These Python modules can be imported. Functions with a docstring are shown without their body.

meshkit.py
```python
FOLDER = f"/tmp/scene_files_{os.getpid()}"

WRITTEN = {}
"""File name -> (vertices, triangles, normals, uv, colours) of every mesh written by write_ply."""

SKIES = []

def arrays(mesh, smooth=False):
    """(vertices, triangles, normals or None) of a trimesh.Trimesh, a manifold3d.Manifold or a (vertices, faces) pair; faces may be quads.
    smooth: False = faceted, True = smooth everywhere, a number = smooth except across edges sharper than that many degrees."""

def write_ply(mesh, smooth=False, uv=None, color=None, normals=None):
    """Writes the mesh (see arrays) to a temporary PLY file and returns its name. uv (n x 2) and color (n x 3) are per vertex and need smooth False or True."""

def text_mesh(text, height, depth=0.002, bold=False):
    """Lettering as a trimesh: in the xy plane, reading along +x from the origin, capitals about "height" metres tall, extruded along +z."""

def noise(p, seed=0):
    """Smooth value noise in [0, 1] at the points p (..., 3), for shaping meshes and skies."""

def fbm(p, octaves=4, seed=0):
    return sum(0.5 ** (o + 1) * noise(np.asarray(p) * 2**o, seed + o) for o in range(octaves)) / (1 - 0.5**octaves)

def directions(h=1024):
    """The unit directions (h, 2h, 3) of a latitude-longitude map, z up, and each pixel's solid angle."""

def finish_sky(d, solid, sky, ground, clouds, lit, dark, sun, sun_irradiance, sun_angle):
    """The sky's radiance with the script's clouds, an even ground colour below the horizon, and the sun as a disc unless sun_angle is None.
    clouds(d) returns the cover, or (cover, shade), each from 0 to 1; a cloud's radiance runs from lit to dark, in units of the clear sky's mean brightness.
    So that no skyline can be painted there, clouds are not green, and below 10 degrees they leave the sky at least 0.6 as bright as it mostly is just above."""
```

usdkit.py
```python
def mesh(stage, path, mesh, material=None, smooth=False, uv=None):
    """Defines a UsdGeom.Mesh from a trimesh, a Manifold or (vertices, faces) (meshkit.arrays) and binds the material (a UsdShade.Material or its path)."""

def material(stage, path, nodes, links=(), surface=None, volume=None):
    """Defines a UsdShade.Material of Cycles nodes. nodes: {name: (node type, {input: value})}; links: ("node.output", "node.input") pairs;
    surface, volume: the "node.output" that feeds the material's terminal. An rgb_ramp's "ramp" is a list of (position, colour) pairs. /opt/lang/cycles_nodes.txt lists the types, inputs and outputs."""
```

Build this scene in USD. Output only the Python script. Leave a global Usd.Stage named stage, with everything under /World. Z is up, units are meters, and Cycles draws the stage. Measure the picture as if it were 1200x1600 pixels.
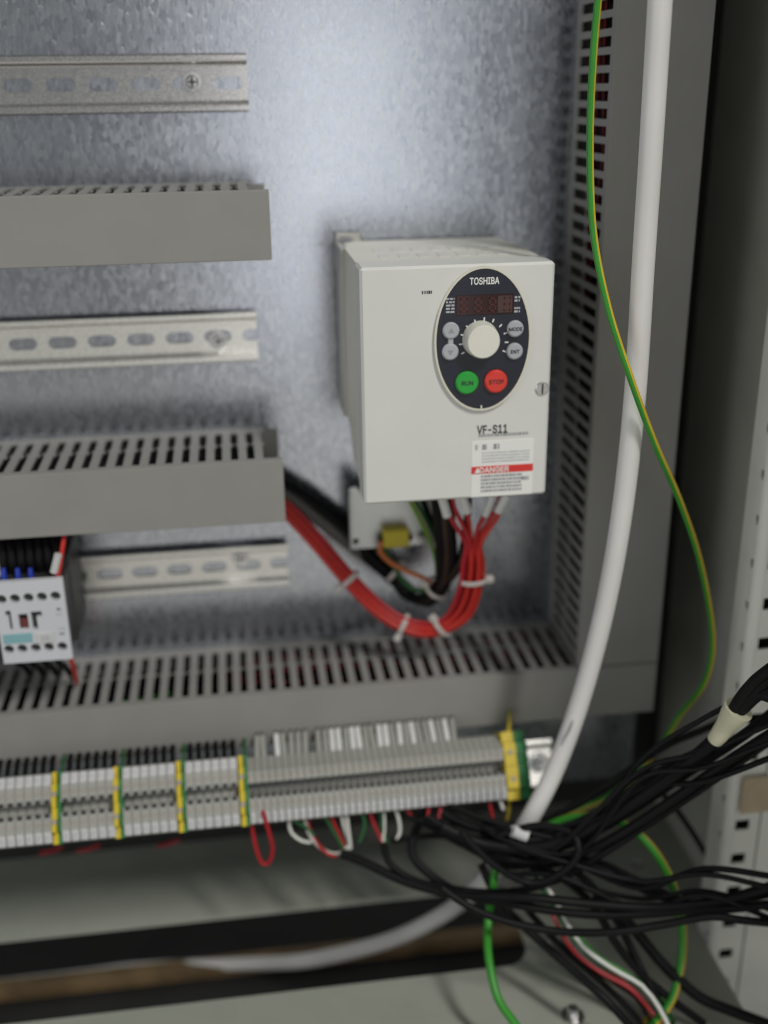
import math, random, sys
import numpy as np, trimesh, usdkit, meshkit
from shapely.geometry import Polygon, Point, box as sbox
from shapely import affinity
from shapely.ops import unary_union
from pxr import Usd, UsdGeom, UsdLux, UsdShade, Gf, Sdf

random.seed(7); rng = np.random.default_rng(7)
stage = Usd.Stage.CreateInMemory()
UsdGeom.SetStageUpAxis(stage, 'Z'); UsdGeom.SetStageMetersPerUnit(stage, 1.0)
world = UsdGeom.Xform.Define(stage, '/World'); stage.SetDefaultPrim(world.GetPrim())
UsdGeom.Scope.Define(stage, '/World/Looks')

# ------------------------------------------------------------------ camera
FPX, D = 1706.17, 0.78
from scipy.spatial.transform import Rotation as Ro
RC = Ro.from_rotvec([1.93861653, -.143103304, .0794526]).as_matrix()   # world -> camera (right, down, forward)
cam = UsdGeom.Camera.Define(stage, '/World/camera')
m = np.eye(4); m[0, :3] = RC[0]; m[1, :3] = -RC[1]; m[2, :3] = -RC[2]; m[3, :3] = (0, -D, 0)
cam.AddTransformOp().Set(Gf.Matrix4d(*m.ravel()))
cam.CreateHorizontalApertureAttr(36.0); cam.CreateVerticalApertureAttr(48.0)
cam.CreateFocalLengthAttr(FPX / 1200 * 36.0)
cam.CreateFStopAttr(3.5); cam.CreateFocusDistanceAttr(0.625)
cam.CreateClippingRangeAttr((0.02, 100.0))
cam.CreateExposureAttr(0.0)

def rect_light(name, pos, look, w, h, power, color):
    l = UsdLux.RectLight.Define(stage, '/World/' + name)
    l.CreateWidthAttr(w); l.CreateHeightAttr(h); l.CreateIntensityAttr(power); l.CreateColorAttr(Gf.Vec3f(*color))
    p, t = np.array(pos, float), np.array(look, float)
    z = p - t; z /= np.linalg.norm(z); x = np.cross([0, 0, 1.0], z); x /= np.linalg.norm(x); y = np.cross(z, x)
    mm = np.eye(4); mm[0, :3] = x; mm[1, :3] = y; mm[2, :3] = z; mm[3, :3] = p
    l.AddTransformOp().Set(Gf.Matrix4d(*mm.ravel()))
    return l
rect_light('ceiling_lamp', (1.15, -2.0, 2.15), (0.10, 0, -0.2), .28, .9, 76.0, (1.0, .98, .92))
rect_light('added_glare_panel', (0.225, -2.2, -.12), (0.225, 0, -0.12), .21, .95, 1.65, (1.0, .98, .95))  # unseen panel added behind the camera for the narrow glare on the plate
rect_light('added_sheen_panel', (0.38, -2.25, -.40), (0.38, 0, -0.40), .44, 1.6, .62, (.94, .97, 1.0))  # wider panel, likewise added, for the soft sheen right of the glare
rect_light('added_side_fill', (-1.55, -1.05, .05), (0.1, 0, -0.2), 1.0, 1.5, 1.0, (.95, .98, 1.0))  # added fill light for left-facing sides, not an actual window
dome = UsdLux.DomeLight.Define(stage, '/World/room_light'); dome.CreateIntensityAttr(0.072); dome.CreateColorAttr(Gf.Vec3f(.98, 1.0, .96))

# ------------------------------------------------------------------ helpers
def ray(px, py):
    v = RC.T @ np.array([(px - 600) / FPX, (py - 800) / FPX, 1.0]); return v / v[1]
def P(px, py, Y=0.0):
    """The point of the depth plane y = Y that the photograph shows at pixel (px, py)."""
    return ray(px, py) * (D + Y) + np.array([0, -D, 0])
FLOOR = -0.62
def C(px, py, Y, r=.004):
    """As P, but never below the cabinet floor."""
    q = P(px, py, Y)
    lim = FLOOR + r + .001
    if q[2] < lim:
        v = ray(px, py); q = v * (lim / v[2]) + np.array([0, -D, 0])
    return q

ORD_ = ['first', 'second', 'third', 'fourth', 'fifth', 'sixth', 'seventh', 'eighth']
used = {}
def numbered(parent, name):
    k = (parent, name); used[k] = used.get(k, -1) + 1
    return name if used[k] == 0 else f'{name}_{used[k]:03d}'
def setdata(p, label=None, cat=None, group=None, kind=None):
    for k, v in (('label', label), ('category', cat), ('group', group), ('kind', kind)):
        if v: p.SetCustomDataByKey(k, v)
def obj(name, mesh, material, parent='/World', smooth=30, label=None):
    if not isinstance(parent, str): parent = str(parent.GetPath())
    path = parent + '/' + numbered(parent, name)
    mm = usdkit.mesh(stage, path, mesh, M[material], smooth=smooth)
    if label: mm.GetPrim().SetCustomDataByKey('label', label)
    return mm.GetPrim()
def thing(name, label, cat, loc=(0, 0, 0), group=None, rot=None, kind=None):
    x = UsdGeom.Xform.Define(stage, '/World/' + numbered('/World', name))
    x.AddTranslateOp().Set(Gf.Vec3d(*map(float, loc)))
    if rot: x.AddRotateXYZOp().Set(Gf.Vec3f(*rot))
    setdata(x.GetPrim(), label, cat, group, kind)
    return x.GetPrim()
def copy(src, loc, label=None, group=None, rot=None):
    was = src.GetCustomData()
    t = thing(src.GetName().rstrip('0123456789').rstrip('_'), label or was['label'], was['category'], loc, group or was.get('group'), rot)
    t.GetReferences().AddInternalReference(src.GetPath()); t.SetInstanceable(True)
    return t

def bx(x0, x1, y0, y1, z0, z1, c=0.0):
    e = np.array([x1 - x0, y1 - y0, z1 - z0]); ctr = [(x0 + x1) / 2, (y0 + y1) / 2, (z0 + z1) / 2]
    if c <= 0:
        b = trimesh.creation.box(e)
    else:
        pts = []
        for s in np.ndindex(2, 2, 2):
            s = np.array(s) * 2 - 1
            for ax in range(3):
                q = s * e / 2; o = -s * c; o[ax] = 0; pts.append(q + o)
        b = trimesh.convex.convex_hull(np.array(pts))
    b.apply_translation(ctr); return b
def cat(*ms): return trimesh.util.concatenate([x for x in ms])
def ext(poly, t, frame='xz', at=0.0):
    """Extrudes a 2-D shape: frame xz = facing -y (front at y = at, back at at + t); xy = upright slab from z = at; yz = from x = at."""
    ms = [trimesh.creation.extrude_polygon(g, t, engine='earcut') for g in getattr(poly, 'geoms', [poly])]
    e = cat(*ms); v = e.vertices.copy()
    if frame == 'xz': w = np.stack([v[:, 0], at + t - v[:, 2], v[:, 1]], 1); 
    elif frame == 'yz': w = np.stack([at + v[:, 2], v[:, 0], v[:, 1]], 1)
    else: w = np.stack([v[:, 0], v[:, 1], at + v[:, 2]], 1)
    r = trimesh.Trimesh(w, e.faces, process=False)
    if r.volume < 0: r.invert()
    return r
def cyl(c, r, y0, y1, n=24, r2=None, c_=.0):
    """A disc or knob facing -y: from y0 (front) to y1 (back), the front edge chamfered by c_."""
    a = np.linspace(0, 2 * np.pi, n, endpoint=False)
    prof = [(r2 or r, y1), (r, y0 + c_)] + ([(r - c_, y0)] if c_ else [])
    pts = [(c[0] + q * math.cos(t), y, c[1] + q * math.sin(t)) for q, y in prof for t in a]
    return trimesh.convex.convex_hull(np.array(pts))
def ell(c, a, b, n=64):
    return affinity.scale(Point(*c).buffer(1, quad_segs=n // 4), a, b, origin=c)
def rrect(x0, z0, x1, z1, r):
    return sbox(x0 + r, z0 + r, x1 - r, z1 - r).buffer(r, quad_segs=4)
def spline(pts, step=.006):
    p = np.array(pts, float)
    if len(p) == 2: p = np.array([p[0], (p[0] + p[1]) / 2, p[1]])
    q = np.vstack([2 * p[0] - p[1], p, 2 * p[-1] - p[-2]]); out = []
    for i in range(1, len(q) - 2):
        n = max(2, int(np.linalg.norm(q[i + 1] - q[i]) / step))
        t = np.linspace(0, 1, n, endpoint=False)[:, None]
        a, b, c, d = q[i - 1], q[i], q[i + 1], q[i + 2]
        out.append(.5 * (2 * b + (c - a) * t + (2 * a - 5 * b + 4 * c - d) * t**2 + (3 * b - a - 3 * c + d) * t**3))
    return np.vstack(out + [q[-2][None]])
def sweep(pts, r, sides=12, stripe=None, twist=0.0, step=.006, start=0.0):
    p = spline(pts, step); n = len(p)
    t = np.gradient(p, axis=0); t /= np.linalg.norm(t, axis=1, keepdims=True)
    a = np.cross(t[0], [0.3, 1, .1]); a /= np.linalg.norm(a); A = [a]
    for i in range(1, n):
        a = A[-1] - t[i] * (A[-1] @ t[i]); A.append(a / np.linalg.norm(a))
    A = np.array(A); B = np.cross(t, A)
    s = np.concatenate([[0], np.cumsum(np.linalg.norm(np.diff(p, axis=0), axis=1))])
    rr = np.broadcast_to(r, (n,)) if np.ndim(r) == 0 else np.interp(np.linspace(0, 1, n), np.linspace(0, 1, len(r)), r)
    ang = np.arange(sides) * 2 * np.pi / sides + (s * twist)[:, None] + start
    v = (p[:, None] + rr[:, None, None] * (np.cos(ang)[..., None] * A[:, None] + np.sin(ang)[..., None] * B[:, None])).reshape(-1, 3)
    q = []; which = []
    for i in range(n - 1):
        for j in range(sides):
            k = (j + 1) % sides
            q.append((i * sides + j, i * sides + k, (i + 1) * sides + k, (i + 1) * sides + j)); which.append(j)
    q = np.array(q); which = np.array(which)
    f = np.vstack([q[:, [0, 1, 2]], q[:, [0, 2, 3]]]); which = np.tile(which, 2)
    v2 = np.vstack([v, p[:1], p[-1:]]); c0, c1 = len(v), len(v) + 1
    caps = np.array([(c0, (j + 1) % sides, j) for j in range(sides)] + [(c1, (n - 1) * sides + j, (n - 1) * sides + (j + 1) % sides) for j in range(sides)])
    if stripe is None:
        return trimesh.Trimesh(v2, np.vstack([f, caps]), process=False)
    sel = which < stripe
    m1 = trimesh.Trimesh(v2, np.vstack([f[~sel], caps]), process=False); m2 = trimesh.Trimesh(v2, f[sel], process=False)
    m1.remove_unreferenced_vertices(); m2.remove_unreferenced_vertices()
    return m1, m2
def wire(name, pts, r, material, label, cat_, group=None, sides=12, step=.006):
    o = obj(name, sweep(pts, r, sides, step=step), material, smooth=60)
    setdata(o, label, cat_, group); return o
def earth_wire(pts, r, label, twist=20.0, start=0.0, stripe=6):
    t = thing('earth_wire', label, 'wire')
    g, y = sweep(pts, r, 14, stripe=stripe, twist=twist, start=start)
    obj('green_insulation', g, 'wire_green', t, 60); obj('yellow_stripe', y, 'wire_yellow', t, 60)
    return t
def text(s, h, x, z, y, depth=.0004, bold=False, center=True, sx=1.0):
    """Lettering facing -y, centred at (x, z), its face at y."""
    e = meshkit.text_mesh(s, h, depth, bold); v = e.vertices.copy(); v[:, 0] *= sx
    w = v[:, 0].max() - v[:, 0].min()
    x0 = x - (w / 2 if center else 0) - v[:, 0].min()
    nv = np.stack([v[:, 0] + x0, y + depth - v[:, 2], v[:, 1] + z - h / 2], 1)
    r = trimesh.Trimesh(nv, e.faces, process=False)
    return r

# ------------------------------------------------------------------ materials
M = {}
def plastic(name, col, rough=.45, var=.06, scale=60, bump=0.0, spec=.5, **kw):
    c = np.array(col, float)
    nodes = {'g': ('geometry', {}), 'n': ('noise_texture', {'scale': scale, 'detail': 4.0}),
             'r': ('rgb_ramp', {'ramp': [(.3, tuple(c * (1 - var))), (.7, tuple(np.minimum(c * (1 + var), .95)))]}),
             'p': ('principled_bsdf', {'roughness': rough, 'specular_ior_level': spec, **kw})}
    links = [('g.position', 'n.vector'), ('n.fac', 'r.fac'), ('r.color', 'p.base_color')]
    if bump:
        nodes['n2'] = ('noise_texture', {'scale': 1400.0, 'detail': 2.0}); nodes['b'] = ('bump', {'strength': bump, 'distance': .0004})
        links += [('g.position', 'n2.vector'), ('n2.fac', 'b.height'), ('b.normal', 'p.normal')]
    M[name] = usdkit.material(stage, '/World/Looks/' + name, nodes, links, surface='p.BSDF')
def metal(name, col, rough=.3, var=.08, scale=(200, 200, 60), bump=.15, aniso=0.0, rvar=.06, metallic=1.0):
    c = np.array(col, float)
    nodes = {'g': ('geometry', {}), 'mp': ('mapping', {'mapping_type': 'point', 'scale': scale}),
             'v': ('voronoi_texture', {'scale': 1.0, 'feature': 'f1'}),
             'n': ('noise_texture', {'scale': 1.6, 'detail': 5.0, 'roughness': .65}),
             'sc': ('separate_color', {}), 'mx': ('mix_float', {'fac': .5}),
             'r': ('rgb_ramp', {'ramp': [(.25, tuple(c * (1 - var))), (.75, tuple(np.minimum(c * (1 + var), .97)))]}),
             'rr': ('map_range', {'from_min': .2, 'from_max': .8, 'to_min': rough - rvar, 'to_max': rough + rvar}),
             'b': ('bump', {'strength': bump, 'distance': .0006}),
             'p': ('principled_bsdf', {'metallic': metallic, 'roughness': rough})}
    links = [('g.position', 'mp.vector'), ('mp.vector', 'v.vector'), ('mp.vector', 'n.vector'), ('v.color', 'sc.color'),
             ('sc.r', 'mx.a'), ('n.fac', 'mx.b'), ('mx.result', 'r.fac'), ('r.color', 'p.base_color'), ('mx.result', 'rr.value'),
             ('rr.result', 'p.roughness'), ('mx.result', 'b.height'), ('b.normal', 'p.normal')]
    M[name] = usdkit.material(stage, '/World/Looks/' + name, nodes, links, surface='p.BSDF')
M['galvanised'] = usdkit.material(stage, '/World/Looks/galvanised', {
    'g': ('geometry', {}), 'mp': ('mapping', {'scale': (430, 430, 210)}), 'ms': ('mapping', {'scale': (900, 900, 14)}),
    'v': ('voronoi_texture', {'scale': 1.0, 'feature': 'f1'}), 'sc': ('separate_color', {}),
    'n': ('noise_texture', {'scale': 1.5, 'detail': 5.0, 'roughness': .65}), 'st': ('noise_texture', {'scale': 1.0, 'detail': 3.0}),
    'cl': ('noise_texture', {'scale': 14.0, 'detail': 3.0}),
    'mx': ('mix_float', {'fac': .5}), 'm2': ('mix_float', {'fac': .3}), 'm3': ('mix_float', {'fac': .2}),
    'r': ('rgb_ramp', {'ramp': [(.25, (.43, .465, .55)), (.75, (.74, .77, .84))]}),
    'rr': ('map_range', {'from_min': .2, 'from_max': .8, 'to_min': .17, 'to_max': .30}),
    'b': ('bump', {'strength': .30, 'distance': .0006}),
    'p': ('glossy_bsdf', {'distribution': 'beckmann', 'roughness': .26}), 'd': ('diffuse_bsdf', {'color': (.16, .165, .18)}), 'ms2': ('mix_closure', {'fac': .15})},
    [('g.position', 'mp.vector'), ('g.position', 'ms.vector'), ('mp.vector', 'v.vector'), ('mp.vector', 'n.vector'), ('ms.vector', 'st.vector'), ('g.position', 'cl.vector'),
     ('v.color', 'sc.color'), ('sc.r', 'mx.a'), ('n.fac', 'mx.b'), ('mx.result', 'm2.a'), ('st.fac', 'm2.b'), ('m2.result', 'm3.a'), ('cl.fac', 'm3.b'), ('m3.result', 'r.fac'),
     ('r.color', 'p.color'), ('m2.result', 'rr.value'), ('rr.result', 'p.roughness'), ('mx.result', 'b.height'), ('b.normal', 'p.normal'),
     ('p.BSDF', 'ms2.closure1'), ('d.BSDF', 'ms2.closure2')], surface='ms2.closure')
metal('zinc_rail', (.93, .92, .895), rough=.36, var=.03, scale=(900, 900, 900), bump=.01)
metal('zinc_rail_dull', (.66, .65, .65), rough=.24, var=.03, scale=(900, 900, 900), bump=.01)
metal('screw_steel', (.40, .41, .45), rough=.2, var=.04, bump=.02)
metal('bright_steel', (.75, .75, .76), rough=.22, var=.04, bump=.02)
metal('aluminium', (.66, .65, .62), rough=.45, var=.05, bump=.05)
metal('tinned_plate', (.62, .64, .65), rough=.42, var=.06, scale=(120, 120, 120), bump=.05)
plastic('duct_grey', (.275, .27, .258), .6, .03, 40, .05, spec=.25)
plastic('beige', (.68, .682, .668), .45, .015, 30, .12)
plastic('beige_housing', (.72, .71, .66), .5, .03, 30, .12)
plastic('cream', (.68, .66, .56), .4, .02)
plastic('navy', (.014, .016, .03), .35, .1)
plastic('display_red', (.035, .012, .012), .12, .1)
plastic('display_grey', (.075, .045, .042), .15, .1)
plastic('button_grey', (.42, .43, .47), .35, .03)
plastic('button_green', (.02, .36, .045), .35, .03)
plastic('button_red', (.70, .045, .03), .35, .03)
plastic('dial_cream', (.74, .735, .67), .4, .02)
plastic('paper', (.80, .80, .79), .5, .01)
plastic('ink', (.03, .03, .035), .6, .05)
plastic('ink_grey', (.30, .30, .33), .6, .05)
plastic('ink_pale', (.45, .46, .5), .6, .05)
plastic('label_red', (.68, .04, .03), .5, .03)
plastic('black_plastic', (.012, .012, .014), .4, .1)
plastic('hole_dark', (.02, .02, .024), .6, .1)
plastic('contactor_white', (.60, .61, .66), .45, .02, 30, .05)
plastic('slide_red', (.16, .03, .025), .5, .05)
plastic('teal', (.22, .42, .47), .5, .03)
plastic('side_dark', (.035, .036, .034), .5, .1)
plastic('terminal_grey', (.345, .345, .325), .5, .05, 30)
plastic('terminal_clamp', (.36, .32, .27), .45, .1)
plastic('sleeve_white', (.74, .74, .74), .5, .03)
plastic('marker_white', (.58, .58, .59), .5, .03)
plastic('terminal_yellow', (.62, .47, .02), .45, .05)
plastic('terminal_green', (.03, .22, .07), .45, .05)
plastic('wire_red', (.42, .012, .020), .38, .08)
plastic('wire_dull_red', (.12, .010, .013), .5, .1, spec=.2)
plastic('wire_red_orange', (.55, .025, .018), .38, .08)
plastic('wire_black', (.006, .006, .007), .5, .2, spec=.18)
plastic('wire_brown', (.035, .018, .012), .45, .2)
plastic('wire_white', (.66, .66, .63), .45, .04)
plastic('wire_orange', (.55, .16, .05), .45, .05)
plastic('wire_grey', (.16, .155, .15), .45, .05)
plastic('wire_blue', (.02, .05, .45), .4, .05)
plastic('wire_green', (.035, .27, .022), .4, .06)
plastic('wire_dark_green', (.012, .10, .025), .4, .06)
plastic('wire_yellow', (.58, .42, .02), .4, .06)
plastic('cable_white', (.80, .785, .78), .42, .04, 18, .04)
plastic('sleeve_cream', (.72, .70, .52), .4, .03)
plastic('nylon', (.52, .49, .47), .4, .04)
plastic('yellow_component', (.52, .42, .02), .45, .06)
plastic('painted_floor', (.33, .345, .30), .55, .05, 25, .1)
plastic('back_wall_shade', (.03, .03, .028), .6, .1)  # near-black stands in for the shade in the gap beside the upright duct
plastic('painted_wall', (.50, .505, .45), .55, .06, 25, .1)
plastic('painted_post', (.84, .84, .80), .45, .04, 30, .1)
plastic('foam_beige', (.52, .42, .29), .7, .1, 90)
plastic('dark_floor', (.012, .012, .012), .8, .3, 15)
plastic('room_floor', (.66, .64, .60), .5, .1, 6)
plastic('timber', (.20, .13, .06), .7, .45, 22, .2)

# ------------------------------------------------------------------ the setting
def struct(name, mesh, material):
    o = obj(name, mesh, material, smooth=30); setdata(o, kind='structure'); return o
struct('cabinet_back_wall', bx(-1.1, .360, .032, .036, -.62, .64), 'back_wall_shade')
struct('cabinet_side_wall', bx(.358, .362, -.135, .032, -.62, .64), 'painted_wall')
struct('added_shade_wall', bx(.424, .428, -.53, -.158, -.62, .64), 'painted_wall')  # unseen wall added to keep the ceiling lamp off the upright duct
struct('cabinet_roof', bx(-1.1, .428, -.53, .036, .6405, .6445), 'painted_wall')
plate = ext(sbox(-.55, -.572, .322, .60), .003, 'xz', 0.0)
o = obj('mounting_plate', plate, 'galvanised'); setdata(o, 'galvanised steel mounting plate with spangled sheen behind all the devices', 'mounting plate')
# cabinet floor with the cable opening
op = sbox(-.50, -.155, .192 - .02, -.066).union(sbox(.1, -.135, .192, -.066)).union(Point(.172, -.135).buffer(.02))
fl = sbox(-.60, -.46, .330, .03).union(sbox(.2, -.132, .3575, .03)).difference(op)
for q in ((995, 1350), (1015, 1400), (895, 1585)):
    v = ray(*q); v = v * (FLOOR / v[2]) + np.array([0, -D, 0])
    if q[0] != 895: fl = fl.difference(Point(v[0], v[1]).buffer(.0055))
struct('cabinet_floor', ext(fl, .002, 'xy', FLOOR - .002), 'painted_floor')
struct('cabinet_floor_lip', ext(sbox(-.50, -.625, .170, FLOOR - .0022), .002, 'xz', -.0665), 'painted_floor')
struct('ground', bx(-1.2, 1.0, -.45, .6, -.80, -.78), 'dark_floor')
struct('room_floor', bx(-3., 3., -4., -.452, -.82, -.80), 'room_floor')
def Pz(px, py, z):
    v = ray(px, py); return v * (z / v[2]) + np.array([0, -D, 0])
a, b = Pz(0, 1527, -.768), Pz(600, 1466, -.768); c_, d_ = Pz(0, 1552, -.768), Pz(600, 1484, -.768)
y1 = (a[1] + b[1]) / 2; y0 = (c_[1] + d_[1]) / 2
o = obj('timber_batten', bx(-.5, .33, y0, y1, -.7795, -.768, .001), 'timber')
setdata(o, 'brown wooden batten lying in the dark gap under the cabinet floor', 'batten')

# perforated upright on the right
post = thing('perforated_upright', 'pale painted steel cabinet upright with rows of punched holes', 'cabinet frame', (.332, -.16, -.775))
X0, Z0, H = .332, -.775, 1.4
def Px(px, py, x):
    v = ray(px, py); return v * (x / v[0]) + np.array([0, -D, 0])
A = sbox(-.026 + .032, 0, .026, H); A = sbox(.006, 0, .026, H)
za, zb = Px(1183, 812, X0), Px(1157, 1008, X0); pit = (za[2] - zb[2]) / 3
for k in range(-18, 18):
    z = za[2] - pit * k - Z0
    if .01 < z < H - .01: A = A.difference(affinity.scale(Point(za[1] + .16, z).buffer(.0030, quad_segs=3), 1, 1.25))
obj('side_flange', ext(A, .0015, 'yz', 0), 'painted_post', post)
th = np.linspace(0, np.pi / 2, 7)
outer = [(.006 - .006 * math.cos(t), .006 - .006 * math.sin(t)) for t in th]; inner = [(.006 - .0045 * math.cos(t), .006 - .0045 * math.sin(t)) for t in th[::-1]]
obj('rounded_edge', ext(Polygon(outer + inner), H, 'xy', 0), 'painted_post', post, 60)
B = sbox(.0062, 0, .0260, H)
h1 = P(1168.5, 1288.4, -.16); h6 = P(1127.8, 1537, -.16); pb = (h1[2] - h6[2]) / 5
for k in range(-32, 12):
    if k == -1: continue
    z = h1[2] - pb * k - Z0
    if .012 < z < H - .012: B = B.difference(rrect(.0075, z - .0045, .0185, z + .0045, .001))
obj('perforated_face', ext(B, .0015, 'xz', 0), 'painted_post', post)
obj('outer_flange', ext(sbox(.0262, 0, .092, H), .0015, 'xz', -.0025), 'painted_post', post)
obj('inner_web', bx(.004, .090, .018, .020, 0, H), 'side_dark', post)
q0, q1 = P(1160, 1214, -.162), P(1205, 1263, -.162)
o = obj('foam_pad', bx(q0[0], q0[0] + .034, -.1655, -.1626, q1[2], q0[2], .0006), 'foam_beige')
setdata(o, 'small beige rectangular pad stuck on the pale perforated upright', 'pad')

# ------------------------------------------------------------------ DIN rails
def rail_section(L, slots, off=0.0):
    """Rail in local coordinates: x along, -y towards the viewer, centre at z = 0. Top hat with a slotted web on the plate."""
    web = sbox(-L, -.0109, 0, .0109)
    for s in slots:
        hole = sbox(s - .0056, -.0040, s + .0056, .0040).buffer(.0001).union(Point(s - .0056, 0).buffer(.0040, quad_segs=5)).union(Point(s + .0056, 0).buffer(.0040, quad_segs=5))
        web = web.difference(hole)
    t = .001
    parts = [ext(web, .0007, 'xz', -.0010)]
    from shapely.geometry import LineString
    for s in (1, -1):
        line = LineString([(-.0062, .0174), (-.0072, .0168), (-.0072, .0140), (-.0069, .0131), (-.0060, .0127), (-.0018, .0122), (-.0009, .0117), (-.00065, .0108)]).buffer(.00045, quad_segs=3)
        pts = np.array(line.exterior.coords); pts[:, 1] *= s
        parts.append(ext(Polygon(pts), L, 'yz', -L))
    return cat(*parts)
def pan_screw(c, r, y0, y1, parent, washer=True, mat='bright_steel'):
    s = obj('screw', cat(cyl(c, r * .62, y0, y1, 18, r * .66, .0008)), mat, parent)
    if washer: obj('washer', cyl(c, r, y1 - .0012, y1, 24, None, .0003), mat, s)
    obj('cross_slot', cat(bx(c[0] - r * .4, c[0] + r * .4, y0 - .0002, y0 + .0004, c[1] - r * .08, c[1] + r * .08), bx(c[0] - r * .08, c[0] + r * .08, y0 - .00025, y0 + .00035, c[1] - r * .4, c[1] + r * .4)), 'hole_dark', s)
    return s
for (ex, ez, scr_x, mat, first, pitch, lab) in (
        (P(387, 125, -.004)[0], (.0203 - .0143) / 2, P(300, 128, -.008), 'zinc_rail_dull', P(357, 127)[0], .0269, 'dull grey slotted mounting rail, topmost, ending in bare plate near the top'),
        (P(402, 530, -.004)[0], (-.1476 - .1814) / 2, P(341, 534, -.008), 'zinc_rail', P(400, 526)[0], .0269, 'cream zinc slotted mounting rail between the two short cable ducts'),
        (P(450, 885, -.004)[0], (-.3258 - .3603) / 2, P(376, 876, -.008), 'zinc_rail', P(441, 872)[0], .0262, 'cream zinc slotted mounting rail carrying the white contactor')):
    t = thing('mounting_rail', lab, 'rail', (ex, -.0005, ez))
    slots = [first - ex - pitch * k for k in range(16)]
    obj('rail_profile', rail_section(.40, slots), mat, t, 35)
    pan_screw((scr_x[0] - ex, scr_x[2] - ez), .0068, -.0052, -.0011, t, mat='bright_steel')

# ------------------------------------------------------------------ wiring ducts
def duct_proto(L, W, d, pitch, label, loc, rot=None, slot_from=.0095, slot_to=.0755, first=.5, neck=.42, sw=.0052, cover_over=(0, 0), side_count=True, narrow=.0008):
    """Local: x from 0 to L, width W about z = 0, depth d towards -y. Fingers line the +z side (the -z side is alike, one mesh)."""
    t = thing('cable_duct', label, 'cable duct', loc, rot=rot)
    h = sw / 2
    def finger():
        # the strip between two slot centres, cut by half slots left and right; coordinates (x, y)
        p = pitch / 2 - .00012
        e = sbox(-p, -d + .0015, p, 0)
        for s in (-1, 1):
            ym = -(slot_from + (slot_to - slot_from) * neck)
            lower = sbox(s * pitch / 2 - h, ym + .0016, s * pitch / 2 + h, -slot_from)
            upper = sbox(s * pitch / 2 - h, -slot_to + h, s * pitch / 2 + h, ym - .0016).union(Point(s * pitch / 2, -slot_to + h).buffer(h, quad_segs=4))
            nk = Polygon([(s * pitch / 2 + q, y) for q, y in ((-h, ym + .0017), (-narrow, ym + .0004), (-narrow, ym - .0004), (-h, ym - .0017), (h, ym - .0017), (narrow, ym - .0004), (narrow, ym + .0004), (h, ym + .0017))])
            e = e.difference(unary_union([lower, upper, nk]).buffer(.00002))
        return e
    fp = finger(); n = int(L / pitch)
    rest = []
    for k in range(n):
        f = affinity.translate(fp, (k + first) * pitch, 0)
        if (k + first + .5) * pitch > L: break
        obj('duct_finger', ext(f, .0016, 'xy', W / 2 - .0022), 'duct_grey', t, False)
        rest.append(ext(f, .0016, 'xy', -W / 2 + .0006))
    obj('far_side_wall', cat(*rest), 'duct_grey', t, False)
    obj('base_plate', bx(0, L, -.0022, -.0004, -W / 2 + .0024, W / 2 - .0024), 'duct_grey', t)
    c0, c1 = cover_over
    cv = cat(bx(-c0, L + c1, -d - .0015, -d, -W / 2 - .0004, W / 2 + .0004, .0004),
             bx(-c0, L + c1, -d, -d + .0055, W / 2 - .0005, W / 2 + .0004), bx(-c0, L + c1, -d, -d + .0055, -W / 2 - .0004, -W / 2 + .0005))
    obj('cover', cv, 'duct_grey', t, 30)
    return t
DD = .082
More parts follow.
